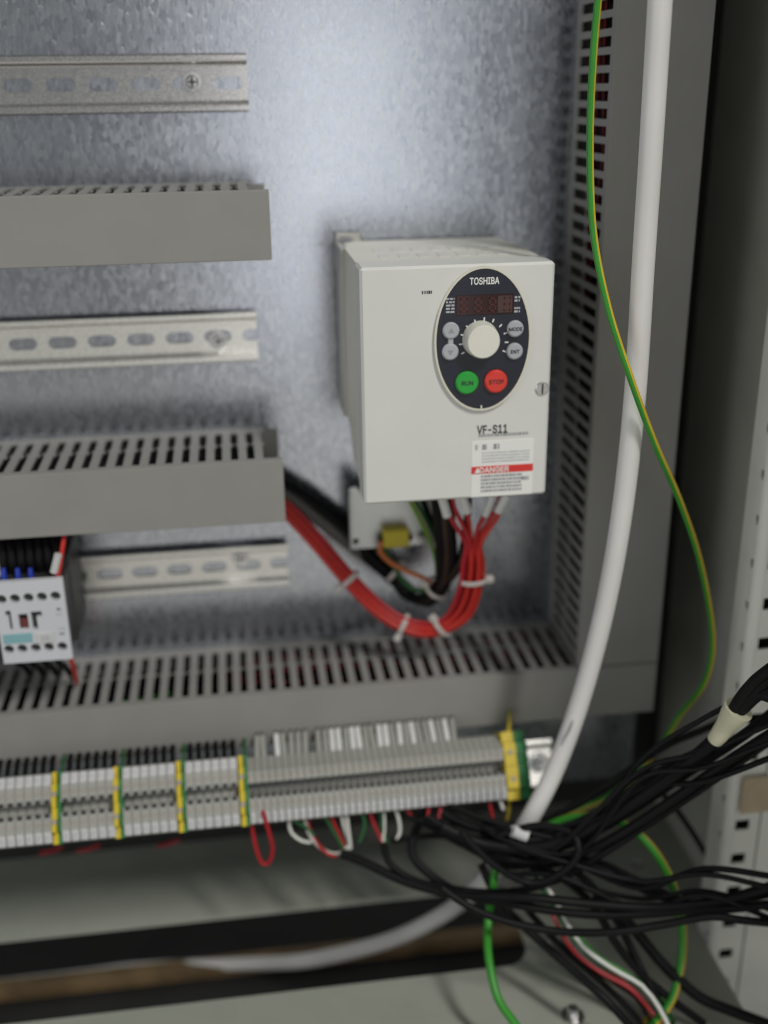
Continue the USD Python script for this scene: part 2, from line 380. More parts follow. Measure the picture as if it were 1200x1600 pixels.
def place_h(px0, top, bot, Y, right, label, L=.34, W=None, **kw):
    zt, zb = P(*top, Y)[2], P(*bot, Y)[2]
    duct_proto(L, W or (zt - zb), -Y - .0015, kw.pop('pitch', .0110), label, (right - L, -.0004, (zt + zb) / 2), **kw)
    return zt, zb
place_h(0, (420, 298), (422, 405), -DD, .0253, 'short grey slotted duct, upper of the two ending left of the drive')
place_h(0, (442, 720), (447, 814), -DD, .0258, 'short grey slotted duct just above the contactor, wires leaving its end')
z3t, z3b = place_h(0, (600, 1071), (600, 1147), -DD, .3022, 'long grey slotted duct running above the terminal blocks', L=.58, pitch=.0107)
# upright duct: local x runs up
DW = P(1065, 600, -DD)[0] - P(930, 600, -DD)[0]
cx = (P(1065, 600, -DD)[0] + P(930, 600, -DD)[0]) / 2
duct_proto(.62, DW, DD - .0015, .0106, 'tall upright grey slotted duct beside the drive', (cx, -.0004, z3t + .0015), rot=(0, -90, 0), neck=.46, narrow=.0004, sw=.0062)

# wires inside the ducts, seen through the slots
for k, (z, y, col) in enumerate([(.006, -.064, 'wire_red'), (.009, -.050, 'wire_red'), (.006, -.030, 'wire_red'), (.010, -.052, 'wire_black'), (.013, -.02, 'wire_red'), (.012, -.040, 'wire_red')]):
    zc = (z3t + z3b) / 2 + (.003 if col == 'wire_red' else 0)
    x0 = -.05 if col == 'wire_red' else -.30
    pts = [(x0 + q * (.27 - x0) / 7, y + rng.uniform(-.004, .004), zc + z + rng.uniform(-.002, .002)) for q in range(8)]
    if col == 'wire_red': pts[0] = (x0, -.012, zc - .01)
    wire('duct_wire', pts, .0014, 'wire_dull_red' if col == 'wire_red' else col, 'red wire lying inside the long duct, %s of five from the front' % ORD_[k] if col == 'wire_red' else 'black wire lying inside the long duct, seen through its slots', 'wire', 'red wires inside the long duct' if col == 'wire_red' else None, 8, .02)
o = earth_wire([(-.2, -.03, (z3t + z3b) / 2 - .004), (-.12, -.062, (z3t + z3b) / 2 + .011), (-.05, -.035, (z3t + z3b) / 2 + .002), (.02, -.03, (z3t + z3b) / 2 - .004)], .0016, 'yellow and green wire inside the long duct, seen through its slots')
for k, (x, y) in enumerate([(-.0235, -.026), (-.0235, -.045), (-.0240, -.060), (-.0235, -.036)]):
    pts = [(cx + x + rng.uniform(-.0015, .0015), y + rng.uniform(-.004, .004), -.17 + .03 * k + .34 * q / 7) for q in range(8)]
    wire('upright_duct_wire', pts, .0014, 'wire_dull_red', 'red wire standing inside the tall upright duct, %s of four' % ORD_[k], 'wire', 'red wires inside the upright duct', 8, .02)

n_ = 0
for zc, xa_, xb_, nm in (((P(420, 298, -DD)[2] + P(422, 405, -DD)[2]) / 2, -.30, .012, 'upper short duct'), ((P(442, 720, -DD)[2] + P(447, 814, -DD)[2]) / 2, -.30, .012, 'short duct above the contactor'), ((z3t + z3b) / 2, -.27, .25, 'long duct')):
    for k in range(7 if nm == 'long duct' else 5):  # black wires added as filler so the duct slots look dark
        y = -.010 - .0092 * k
        pts = [(xa_ + q * (xb_ - xa_) / 8, y + rng.uniform(-.0015, .0015), zc + .0095 + rng.uniform(-.0025, .0015) - (.008 if nm == 'long duct' else 0)) for q in range(9)]
        wire('duct_darkening_wire', pts, .0046, 'wire_black', 'added black wire darkening the %s, %s from the plate' % (nm, ORD_[k]), 'wire', 'added black wires darkening the ducts', 8, .03)
for k in range(6):  # more added black filler, darkening the slots of the upright duct
    y = -.010 - .0105 * k
    pts = [(cx - DW / 2 + .0155 + rng.uniform(-.002, .002), y + rng.uniform(-.002, .002), z3t + .012 + .58 * q / 8) for q in range(9)]
    wire('duct_darkening_wire', pts, .0046, 'wire_black', 'added black wire darkening the tall upright duct, %s from the plate' % ORD_[k], 'wire', 'added black wires darkening the ducts', 8, .03)

# ------------------------------------------------------------------ the motor drive
VX0, VX1, VZ0, VZ1, VY = .0737, .1918, -.2476, -.0992, -.138
drv = thing('motor_drive', 'beige motor drive with oval control panel, dial and green and red buttons', 'motor drive', (VX0, 0, VZ0))
W_, H_ = VX1 - VX0, VZ1 - VZ0
def L_(p): return (p[0] - VX0, p[2] - VZ0)
def Q(px, py, Y=VY): return L_(P(px, py, Y))
fc = obj('front_cover', bx(0, W_, VY, -.112, 0, H_, .0016), 'beige', drv, 20)
# housing behind, tapering at the lower rear
hp = Polygon([(-.1117, .003), (-.1117, H_ - .001), (-.040, H_ - .001), (-.040, .030), (-.075, .008)])
obj('housing', ext(hp, W_ - .0024, 'yz', .0012), 'beige_housing', drv, 20)
obj('housing_groove', cat(bx(.0004, .0013, -.100, -.0975, .012, H_ - .006), bx(.0004, .0013, -.070, -.0675, .02, H_ - .006)), 'beige', drv)
for i in range(2):
    for k in range(7):
        x = .018 + k * .0125
        obj('vent_slot', bx(x, x + .007, -.096 + i * .028, -.082 + i * .028, H_ - .0014, H_ - .0007), 'beige', drv)
obj('heat_sink', bx(.003, W_ - .003, -.0395, -.006, .032, H_ - .0015, .0008), 'beige_housing', drv)
for k in range(4): obj('heat_sink_fin', bx(.0012, .0029, -.0375 + k * .0075, -.0345 + k * .0075, .034, H_ - .004), 'aluminium', drv)
obj('mounting_tab', bx(-.0015, .017, -.008, -.004, H_ - .022, H_ + .0045, .001), 'aluminium', drv)
obj('side_flange', bx(-.0015, .003, -.040, -.0085, .03, H_ - .002, .0005), 'aluminium', drv)
obj('mounting_tab', bx(W_ - .017, W_ + .001, -.008, -.004, .012, .034, .001), 'aluminium', drv)
tc = Q(540, 385, -.009)
pan_screw(tc, .0068, -.0130, -.0082, drv, mat='screw_steel')
# oval control panel
oc = ((Q(680, 530)[0] + Q(826, 526)[0]) / 2, (Q(755, 418)[1] + Q(751, 638)[1]) / 2); oa, ob = .0290, .0433
obj('panel_rim', ext(ell(oc, oa + .0009, ob + .0009).difference(ell(oc, oa - .0003, ob - .0003)), .004, 'xz', VY - .0022), 'cream', drv, 40)
pan = obj('control_panel', ext(ell(oc, oa, ob), .003, 'xz', VY - .0018), 'navy', drv, 40)
FY = VY - .0018
obj('brand_lettering', text('TOSHIBA', .0039, *Q(756, 438), FY - .0003, bold=True, sx=.74), 'paper', pan, False)
dq0, dq1 = Q(712, 461), Q(801, 489)
disp = obj('display', bx(dq0[0], dq1[0], FY - .0004, FY + .0004, dq1[1], dq0[1], .0002), 'display_red', pan)
dw = (dq1[0] - dq0[0]) / 4
obj('display_segment', bx(dq1[0] - dw - .001, dq1[0] - .001, FY - .0005, FY - .0003, dq1[1] + .001, dq0[1] - .001), 'display_grey', pan)
def seven(x, z, w, h, on):
    s = []; t = .0007
    seg = {'a': (x, x + w, z + h - t, z + h), 'd': (x, x + w, z, z + t), 'g': (x, x + w, z + h / 2 - t / 2, z + h / 2 + t / 2), 'f': (x, x + t, z + h / 2, z + h), 'b': (x + w - t, x + w, z + h / 2, z + h), 'e': (x, x + t, z, z + h / 2), 'c': (x + w - t, x + w, z, z + h / 2)}
    return [bx(seg[q][0], seg[q][1], FY - .0006, FY - .0005, seg[q][2], seg[q][3]) for q in on]
plastic('segment_dim', (.10, .02, .018), .3, .05)
obj('display_digits', cat(*[m_ for k in range(4) for m_ in seven(dq0[0] + dw * k + .0025, dq1[1] + .002, .0042, dq0[1] - dq1[1] - .004, 'abcdefg')]), 'segment_dim', pan, False)
def strokes(x0, x1, z0, z1, rows, y, fill=.6, seed=1, minw=.0006, maxw=.0022):
    r = random.Random(seed); out = []; rh = (z1 - z0) / rows
    for k in range(rows):
        x = x0
        while x < x1:
            w = r.uniform(minw, maxw); w = min(w, x1 - x)
            out.append(bx(x, x + w, y - .0001, y, z1 - (k + fill) * rh, z1 - k * rh)); x += w + r.uniform(.0003, .0008)
    return cat(*out)
a0, a1 = Q(696, 465), Q(709, 490); obj('indicator_marks', strokes(a0[0], a1[0], a1[1], a0[1], 5, FY - .0001, .55, 3, .0012, .003), 'ink_pale', pan, False)
a0, a1 = Q(803, 462), Q(811, 489); obj('indicator_marks', cat(strokes(a0[0], a1[0], a1[1], a1[1] + .004, 2, FY - .0001, .6, 4), strokes(a0[0], a1[0], a0[1] - .004, a0[1], 2, FY - .0001, .6, 5)), 'ink_pale', pan, False)
br = .0051
l1, l2, r1, r2 = Q(703, 515), Q(702, 548), Q(803, 512), Q(802, 547)
obj('bridge', bx(l1[0] - .0016, l1[0] + .0016, FY - .0014, FY + .0004, l2[1], l1[1], .0004), 'button_grey', pan)
for c, s in ((l1, '▲'), (l2, '▼'), (r1, 'MODE'), (r2, 'ENT')):
    b = obj('key', cyl(c, br, FY - .0026, FY + .0004, 28, None, .0009), 'button_grey', pan, 40)
    if s in ('MODE', 'ENT'): obj('key_lettering', text(s, .0021, c[0], c[1], FY - .0028, .0003, True), 'ink', b, False) if False else obj('key_lettering', text(s, .0021, c[0], c[1], FY - .0028, .0003, True), 'ink', pan, False)
    else:
        g = .0016 if s == '▲' else -.0016
        obj('key_arrow', ext(Polygon([(c[0] - .0017, c[1] - g * .7), (c[0] + .0017, c[1] - g * .7), (c[0], c[1] + g)]), .0003, 'xz', FY - .0028), 'ink_grey', pan, False)
dc = Q(755, 534, VY - .010)
obj('dial', cat(cyl(dc, .0102, VY - .0115, FY + .0003, 40, .0112, .0008)), 'dial_cream', pan, 40)
for k, ang in enumerate(np.radians(np.linspace(205, -25, 11))):
    x, z = oc[0] + .0006 + .0142 * math.cos(ang), Q(755, 534)[1] + .0142 * math.sin(ang)
    tk = bx(-.0011, .0011, FY - .0002, FY + .0002, -.0004, .0004); tk.apply_transform(trimesh.transformations.rotation_matrix(-ang, [0, 1, 0])); tk.apply_translation([x, 0, z])
    obj('dial_tick', tk, 'paper', pan, False)
for (px, py), mt, s in (((728, 596), 'button_green', 'RUN'), ((773, 594), 'button_red', 'STOP')):
    c = Q(px, py); b = obj('run_button' if s == 'RUN' else 'stop_button', cyl(c, .0072, FY - .0026, FY + .0004, 36, None, .001), mt, pan, 40)
    obj('button_lettering', text(s, .0026, c[0], c[1], FY - .0028, .0003, True), 'ink', pan, False)
c = Q(751, 636); obj('panel_mark', bx(c[0] - .0004, c[0] + .0004, FY - .0004, FY + .0002, c[1] - .0004, c[1] + .0016), 'paper', pan, False)
c = Q(667, 457); obj('small_print', strokes(c[0] - .003, c[0] + .003, c[1] - .001, c[1] + .001, 1, VY - .0001, .9, 8, .0006, .0012), 'ink', drv, False)
c = Q(847, 607); s = obj('cover_screw', cyl(c, .0043, VY - .0010, VY + .0005, 24, None, .0004), 'zinc_rail_dull', drv)
obj('screw_slot', bx(c[0] - .0005, c[0] + .0005, VY - .0012, VY - .0006, c[1] - .0034, c[1] + .0034), 'ink', s)
# rating label
a0, a1 = Q(746, 678), Q(792, 664)
obj('model_lettering', text('VF-S11', .0052, (a0[0] + a1[0]) / 2, (a0[1] + a1[1]) / 2 + .0002, VY - .0003, .0003, True, sx=.72), 'ink', drv, False)
b0, b1 = Q(748, 682), Q(825, 676); obj('model_small_print', strokes(b0[0], b1[0], b0[1] - .0006, b0[1] + .0014, 1, VY - .0001, .9, 11, .0006, .0013), 'ink_grey', drv, False)
e0, e1 = Q(737, 690), Q(831, 771)
lab = obj('warning_label', bx(e0[0], e1[0], VY - .0003, VY + .0003, e1[1], e0[1], .0001), 'paper', drv)
LY = VY - .0003; lw, lh = e1[0] - e0[0], e0[1] - e1[1]
zr = e0[1] - lh * .515
obj('red_band', bx(e0[0] + .0001, e1[0] - .0001, LY - .0002, LY, zr - lh * .065, zr + lh * .065), 'label_red', lab)
obj('danger_lettering', text('DANGER', .0034, e0[0] + lw * .37, zr, LY - .0004, .0002, True), 'paper', lab, False)
obj('warning_triangle', ext(Polygon([(e0[0] + lw * .05, zr - .0018), (e0[0] + lw * .15, zr - .0018), (e0[0] + lw * .10, zr + .0019)]), .0002, 'xz', LY - .0004), 'paper', lab, False)
obj('label_print', cat(strokes(e0[0] + lw * .06, e0[0] + lw * .10, e0[1] - .0065, e0[1] - .0022, 1, LY - .0001, .8, 21), strokes(e0[0] + lw * .17, e0[0] + lw * .24, e0[1] - .0065, e0[1] - .0022, 1, LY - .0001, .8, 22), strokes(e0[0] + lw * .35, e0[0] + lw * .44, e0[1] - .0065, e0[1] - .0022, 1, LY - .0001, .8, 23)), 'ink_grey', lab, False)
obj('label_print', cat(strokes(e0[0] + lw * .17, e0[0] + lw * .93, e0[1] - lh * .41, e0[1] - lh * .20, 4, LY - .0001, .45, 24, .0005, .0012)), 'ink_pale', lab, False)
obj('label_print', cat(strokes(e0[0] + lw * .16, e0[0] + lw * .82, e1[1] + lh * .06, e1[1] + lh * .39, 5, LY - .0001, .62, 25, .0008, .0020), strokes(e0[0] + lw * .82, e0[0] + lw * .93, e1[1] + lh * .25, e1[1] + lh * .33, 1, LY - .0001, .8, 26)), 'ink_grey', lab, False)
# shield plate under the drive
s0 = P(545, 762, -.03); s1 = P(550, 858, -.03); xr = P(700, 845, -.03)[0]
sp = Polygon([(s0[0], s1[2] + .0008), (s0[0], s0[2] - .002), (s0[0] + .002, s0[2]), (s0[0] + .0055, s0[2]), (s0[0] + .0085, s0[2] - .004), (s0[0] + .012, s0[2] - .012), (s0[0] + .02, s0[2] + .014), (xr, s0[2] + .014), (xr, s1[2] + .001), (xr - .001, s1[2]), (s0[0] + .001, s1[2])])
hc = P(556, 846, -.03); sp = sp.difference(Point(hc[0], hc[2]).buffer(.0024))
sh = thing('shield_plate', 'thin pale metal shield plate hanging under the drive', 'metal plate', (0, 0, 0))
obj('sheet', ext(sp, .0016, 'xz', -.030), 'tinned_plate', sh)
obj('folded_edge', bx(s0[0] - .0006, s0[0] + .0008, -.036, -.0285, s1[2] + .002, s0[2] - .003, .0004), 'tinned_plate', sh)
obj('standoff', bx(s0[0] + .03, s0[0] + .05, -.0283, -.0005, s0[2] - .02, s0[2] + .01), 'tinned_plate', sh)
c = P(657, 842, -.033); pan_screw((c[0], c[2]), .0052, -.0365, -.0303, sh)
y0_, y1_ = P(598, 826, -.037), P(638, 851, -.037)
yc = thing('yellow_component', 'small yellow block fixed on the pale shield plate', 'capacitor', (0, 0, 0))
obj('block', bx(y0_[0], y1_[0], -.042, -.0305, y1_[2], y0_[2], .001), 'yellow_component', yc)
for xx, sgn in ((y0_[0], -1), (y1_[0], 1)):
    obj('end_lead', bx(*sorted((xx, xx + sgn * .0035)), -.038, -.0335, y1_[2] + .003, y1_[2] + .0075, .0006), 'wire_brown', yc)

# ------------------------------------------------------------------ contactor
KX0, KX1, KZ0, KZ1, KY = -.1716, -.1257, -.3662, -.3052, -.09
con = thing('contactor', 'white contactor with ten round screw holes and teal stripe', 'contactor', (KX0, 0, KZ0))
def K(px, py): q = P(px, py, KY); return (q[0] - KX0, q[2] - KZ0)
kw, kh = KX1 - KX0, KZ1 - KZ0
front = sbox(0, 0, kw, kh)
holes = []
for k in range(5):
    a_, b_ = K(*(np.array((2, 937)) + np.array((21.1, -1.4)) * k)), K(*(np.array((14, 1015)) + np.array((20.8, -1.2)) * k))
    holes += [a_, b_]
for h in holes: front = front.difference(Point(*h).buffer(.0034, quad_segs=4))
wl, wr_ = K(28, 960), K(46, 982); win = sbox(wl[0], wr_[1], wr_[0], wl[1]); front = front.difference(win)
for x, s in ((14, 1), (58, -1)):
    p0, p1 = K(x - 6.5 * s, 955), K(x + 6.5 * s, 984)
    shape = Polygon([(p0[0], p0[1]), (p1[0], p0[1]), (p1[0], p1[1]), ((p0[0] + p1[0]) / 2 , p1[1]), ((p0[0] + p1[0]) / 2, p0[1] - .004), (p0[0], p0[1] - .004)])
    front = front.difference(shape.buffer(0))
obj('front_face', ext(front, .004, 'xz', KY), 'contactor_white', con, 20)
obj('body', cat(bx(.0005, kw - .0005, KY + .0041, -.009, .004, kh - .004, .001), bx(-.0003, kw + .0003, -.06, -.0085, -.002, kh + .004, .001)), 'side_dark', con)
for h in holes: obj('terminal_screw', cyl(h, .0024, KY + .0026, KY + .0041, 16), 'side_dark', con)
obj('indicator_slide', bx((wl[0] + wr_[0]) / 2 - .0022, (wl[0] + wr_[0]) / 2 + .0022, KY + .001, KY + .0042, wr_[1] + .0008, (wl[1] + wr_[1]) / 2 + .0012, .0004), 'slide_red', con)
t0, t1 = K(4, 992), K(52, 1003)
obj('teal_strip', bx(t0[0], t1[0], KY - .0005, KY + .0003, t1[1], t0[1], .0002), 'teal', con)
t0, t1 = K(56, 989), K(86, 1003)
obj('name_tag', bx(t0[0], t1[0], KY - .0008, KY + .0003, t1[1], t0[1], .0003), 'marker_white', con)
obj('tag_print', strokes(t0[0] + .003, t1[0] - .003, t1[1] + .0015, t0[1] - .002, 1, KY - .0008, .9, 31, .0008, .002), 'ink_pale', con, False)
for (px, py) in ((92, 952), (97, 990)):
    q = K(px, py); obj('face_mark', cat(strokes(q[0] - .0012, q[0] + .0012, q[1] - .001, q[1] + .001, 1, KY - .00005, .9, px)), 'ink', con, False)
    q = K(px, py + 8 if py < 970 else py - 8); obj('face_mark', strokes(q[0] - .002, q[0] + .002, q[1] - .0008, q[1] + .0008, 1, KY - .00005, .9, px + 1), 'ink_pale', con, False)
# second contactor, only its edge shows
# its wires going up into the duct
zt2 = P(200, 838, -.05)[2]
for k in range(7):
    x = KX0 + .004 + k * .0060
    wire('contactor_wire', [(x, -.066, KZ1 - .004), (x + .0008, -.068, KZ1 + .008), (x + .001 * rng.uniform(-1, 1), -.058, KZ1 + .020), (x, -.045, zt2 + .012)], .0031, 'wire_black', 'thick black wire rising from the contactor into the duct, %s from the left' % ORD_[k], 'wire', 'black wires above the contactor')
for k, px in enumerate((6, 28, 48)):
    q = P(px, 902, -.076)
    ft = thing('ferrule', ['leftmost of three blue ferrules on the top edge of the contactor', 'middle of three blue ferrules on the top edge of the contactor', 'rightmost of three blue ferrules on the top edge of the contactor'][k], 'ferrule', q)
    obj('collar', sweep([(0, 0, -.003), (0, .001, .0015), (0, .002, .006)], [.0020, .0020, .0014], 10), 'wire_blue', ft, 60)
q = [P(101, 835, -.075), P(97, 860, -.08), P(92, 892, -.084), P(88, 908, -.082)]
rw = thing('tagged_wire', 'red wire with white tag entering the top of the contactor', 'wire')
obj('insulation', sweep(q, .0016, 10), 'wire_red_orange', rw, 60)
a0, a1 = P(91, 866, -.0855), P(84, 894, -.0855); 
tg = sweep([a0, a1], .0026, 8); obj('tag', tg, 'marker_white', rw, 40)
wire('contactor_wire_red', [P(108, 1012, -.084), P(112, 1034, -.080), P(117, 1052, -.066), P(120, 1068, -.05)], .0016, 'wire_red_orange', 'short red wire from the foot of the contactor into the long duct', 'wire')
for k in range(4):
    p = P(22 + 22 * k, 1030, -.080)
    wire('contactor_outlet_wire', [p + [0, .012, .006], p + [0, .006, -.006], p + [.001, .02, -.016], p + [.002, .032, -.030]], .0022, 'wire_black', 'black wire from the foot of the contactor into the long duct, %s from the left' % ORD_[k], 'wire', 'black wires under the contactor')

# ------------------------------------------------------------------ terminal strip (rail tilted towards the viewer)
TA = math.radians(35.0)
RX1 = P(862, 1190, -.09)[0]; RO = P(840, 1192, -.09)
nv, uv = np.array([0, -math.cos(TA), math.sin(TA)]), np.array([0, math.sin(TA), math.cos(TA)])
def T(x, u, n): return np.array([x, RO[1], RO[2]]) + nv * n + uv * u
TROT = (-35.0, 0, 0)     # tips local +z back, local -y up
tr = thing('terminal_rail', 'tilted zinc rail carrying the terminal blocks, end washer showing', 'rail', (RX1, RO[1], RO[2]), rot=TROT)
obj('rail_profile', rail_section(.48, [-.0105 - .027 * k for k in range(18)]), 'zinc_rail', tr, 35)
pan_screw((RO[0] - RX1, 0.0008), .0078, -.0065, -.0011, tr)
obj('bracket', cat(bx(-.024, -.002, .0002, .0022, -.017, .017), bx(-.024, -.002, .0022, .065, -.017, -.015)), 'zinc_rail_dull', tr)

def block(name, th, label, catg, kind):
    """One block in local coordinates: x from 0 to th, z up the face, -y out of the face."""
    t = thing(name, label, catg, (0, 0, -5), rot=TROT)
    if kind == 'two':
        prof = [(-.024, -.006), (-.024, -.034), (-.0215, -.040), (-.0150, -.0435), (-.0035, -.0435), (-.003, -.034), (.003, -.034), (.0035, -.0435), (.0150, -.0435), (.0215, -.040), (.024, -.034), (.024, -.006)]
    else:
        prof = [(-.024, -.006), (-.024, -.034), (-.0215, -.040), (-.0150, -.0425), (-.0045, -.0425), (-.003, -.030), (.003, -.030), (.0045, -.0425), (.0090, -.0425), (.0125, -.0435), (.0225, -.030), (.024, -.006)]
    pol = Polygon([(y, z) for z, y in prof])
    obj('housing', ext(pol, th - .0004, 'yz', .0002), 'terminal_grey', t, False)
    def slab(z0, z1, y, m, nm, tilt=0):
        b = bx(.0005, th - .0005, -.0006, .0006, -(z1 - z0) / 2, (z1 - z0) / 2, .0002)
        b.apply_transform(trimesh.transformations.rotation_matrix(math.radians(tilt), [1, 0, 0])); b.apply_translation([0, y, (z0 + z1) / 2]); obj(nm, b, m, t, False)
    slab(-.0232, -.0152, -.0415, 'marker_white', 'marker', 22)
    if kind == 'two': slab(.0152, .0232, -.0415, 'marker_white', 'marker', -22)
    for s in (-1, 1):
        zc = s * (.0092 if kind == 'two' or s < 0 else .0068)
        y = -.0435 if kind == 'two' else -.0425
        obj('clamp_screw', cyl((th * .5, zc + .0014 * s), min(.0016, th * .3), y - .0008, y + .0002, 10), 'terminal_clamp', t, False)
        obj('clamp_opening', bx(th * .22, th * .78, y - .0003, y + .0003, zc - s * .0045 - .0015, zc - s * .0045 + .0012), 'hole_dark', t, False)
    zz = (-.0192, .0192) if kind == 'two' else (-.0192,)
    for z in zz:
        mk = cat(bx(th * .3, th * .7, -.0006, -.0005, -.0016, -.0011), bx(th * .3, th * .7, -.0006, -.0005, .0008, .0013), bx(th * .3, th * .42, -.0006, -.0005, -.0016, .0013))
        mk.apply_translation([0, -.00015, 0]); mk.apply_transform(trimesh.transformations.rotation_matrix(math.radians(22 if z < 0 else -22), [1, 0, 0])); mk.apply_translation([0, -.0415, z])
        obj('marker_print', mk, 'ink_pale', t, False)
    return t
def earth_block(label, xs, w1, w2):
    e = thing('earth_terminal', label, 'terminal', (xs, RO[1], RO[2]), rot=TROT)
    wob = [.0, .0016, .0, .0016, 0, .0016, 0]
    for nm, m_, x0, w in (('yellow_half', 'terminal_yellow', 0, w1), ('green_half', 'terminal_green', w1, w2)):
        zz = np.linspace(-.0245, .0245, 7); ms = []
        for i in range(6):
            yy = -.0440 - wob[i] * .5 if nm == 'yellow_half' else -.0425 - wob[i + 1] * .5
            if abs(zz[i] + .004) > .018: yy += .004
            ms.append(bx(x0 + .0001, x0 + w - .0001 - (wob[i] * .3 if nm == 'yellow_half' else 0), yy, -.006, zz[i], zz[i + 1] - .0001, .0002))
        obj(nm, cat(*ms), m_, e, False)
    for s in (-1, 1): obj('clamp_screw', cyl((w1 * .5, s * .0095), .0018, -.0452, -.0436, 10), 'terminal_clamp', e, False)
    return e
ex = [P(px, py, -.127)[0] for px, py in ((87, 1262), (184, 1253), (283, 1244), (381, 1235))]
pl = (ex[3] - ex[0]) / 21
elab = ['first yellow and green earth terminal from the left end', 'second yellow and green earth terminal from the left, between white-marked blocks', 'third yellow and green earth terminal from the left, between white-marked blocks', 'yellow and green earth terminal where the white-marked blocks end, above a red loop']
proto = None
GL = 'white-marked terminal blocks left of the red loop'
LL = 'pale grey terminal block with white markers at both ends, left of the red loop'
xs = [ex[0] - pl / 2 - pl * (k + 1) for k in range(8)]
for g in range(3): xs += [ex[g] + pl / 2 + pl * k for k in range(6)]
ORD = ['first', 'second', 'third', 'fourth', 'fifth', 'sixth', 'seventh', 'eighth', 'ninth', 'tenth'] + ['%dth' % k if k not in (21, 22, 23, 31, 32, 33) else {1: '%dst', 2: '%dnd', 3: '%drd'}[k % 10] % k for k in range(11, 60)]
def where(i): return '%s left of the first earth terminal' % ORD[i] if i < 8 else '%s right of the %s earth terminal' % (ORD[(i - 8) % 6], ORD[(i - 8) // 6])
for i, x in enumerate(xs):
    LL = 'grey terminal block with two white markers, ' + where(i)
    if proto is None:
        proto = block('terminal_block', pl, LL, 'terminal', 'two'); setdata(proto, group=GL)
        UsdGeom.Xformable(proto).GetOrderedXformOps()[0].Set(Gf.Vec3d(float(x), float(RO[1]), float(RO[2])))
    else: copy(proto, (x, RO[1], RO[2]), LL, rot=TROT)
for k in range(4): earth_block(elab[k], ex[k] - pl / 2, pl * .62, pl * .38)
xa, xb = ex[3] + pl / 2, P(790, 1196, -.127)[0]; NR = 37; pr = (xb - xa) / NR
GR = 'slim terminal blocks right of the fourth earth terminal'; LR = 'slim grey terminal block with white lower marker, in the right-hand row'
proto2 = None
for k in range(NR):
    x = xa + pr * k; LR = 'slim grey terminal block with white lower marker, %s right of the fourth earth terminal' % ORD[k]
    if proto2 is None:
        proto2 = block('slim_terminal_block', pr, LR, 'terminal', 'one'); setdata(proto2, group=GR)
        UsdGeom.Xformable(proto2).GetOrderedXformOps()[0].Set(Gf.Vec3d(float(x), float(RO[1]), float(RO[2])))
    else: copy(proto2, (x, RO[1], RO[2]), LR, rot=TROT)
earth_block('large yellow and green earth terminal at the right end, beside the bare rail', xb, .0095, .0085)

# tagged wires that enter the slim blocks from above
def sleeve_wire(x, bright, lab, grp, colour):
    t = thing('sleeved_wire', lab, 'wire', (x, RO[1], RO[2]), grp, TROT)
    j = rng.uniform(-.0004, .0004)
    obj('sleeve', sweep([(0, -.0285, .0215), (j, -.0250, .0295), (j * 2, -.0200, .0375)], .0021, 8), bright, t, 50)
    obj('insulation', sweep([(j * 2, -.0199, .0374), (j * 2, -.011, .046), (j, .004, .054)], .0014, 8), colour, t, 50)
skip = {0, 3, 9}
for k in range(31):
    if k in skip: continue
    br_ = 'sleeve_white' if k in (4, 12, 13, 15, 16, 19, 20, 22, 24, 27, 29) else 'terminal_grey'
    sleeve_wire(xa + pr * (k + .5), br_, ('white' if br_ == 'sleeve_white' else 'grey') + '-sleeved wire above the slim block %s right of the fourth earth terminal' % ORD[k],
                'white sleeved wires above the slim blocks' if br_ == 'sleeve_white' else 'grey sleeved wires above the slim blocks', 'wire_brown' if k % 3 else 'wire_black')
for i, x in enumerate(xs):
    if x < -.19: continue
    wire('feed_wire', [T(x + pl / 2, .022, .026), T(x + pl / 2, .034, .018), T(x + pl / 2, .05, -.004)], .0020, 'wire_black', 'dark wire above the two-marker block ' + where(i), 'wire', 'dark wires above the white-marked blocks', 8)
for k in range(4):
    wire('green_feed_wire', [T(ex[k] + .0018, .022, .030), T(ex[k] + .002, .034, .02), T(ex[k] + .002, .05, -.004)], .0012, 'wire_dark_green', 'thin green wire rising from the %s earth terminal' % ('first', 'second', 'third', 'fourth')[k], 'wire', None, 8)
earth_wire([T(xb + .004, .022, .032), P(795, 1140, -.105), P(796, 1118, -.09), P(797, 1100, -.07)], .0013, 'thin yellow wire rising from the large earth terminal at the right end')

# wires hanging below the terminals
TB = -.125
def low(pts, r, mat_, lab_, Y=TB, grp=None, nm='terminal_wire'):
    n = len(pts)
    return wire(nm, [C(px, py, Y - .012 * i / max(1, n - 1), r) for i, (px, py) in enumerate(pts)], r, mat_, lab_, 'wire', grp, 10, .004)
low([(395, 1268), (394, 1290), (400, 1325), (410, 1349), (421, 1347), (426, 1325), (420, 1300), (411, 1268)], .0015, 'wire_red', 'red wire looped below the terminal row, hanging free', nm='wire_loop')
WL = [((462, 1262), (452, 1284), (456, 1302), (472, 1314), (486, 1316)), ((474, 1258), (476, 1280), (486, 1308), (508, 1330), (528, 1334), (542, 1324)), ((531, 1256), (536, 1285), (544, 1312), (546, 1328)), ((539, 1254), (543, 1285), (548, 1326)), ((598, 1250), (600, 1285), (599, 1318)), ((612, 1250), (622, 1276), (625, 1298), (620, 1312)), ((778, 1236), (781, 1250), (787, 1266))]
WD = ['white wire curling in a loop below the left end of the slim blocks', 'white wire hanging in a long bow into the black jacket', 'left of two close white wires going straight into the black jacket', 'right of two close white wires going straight into the black jacket', 'straight white wire dropping to the second black cable', 'curved white wire right of the straight white one', 'short white wire beside the large earth terminal']
for p, d in zip(WL, WD): low(p, .0013, 'wire_white', d)
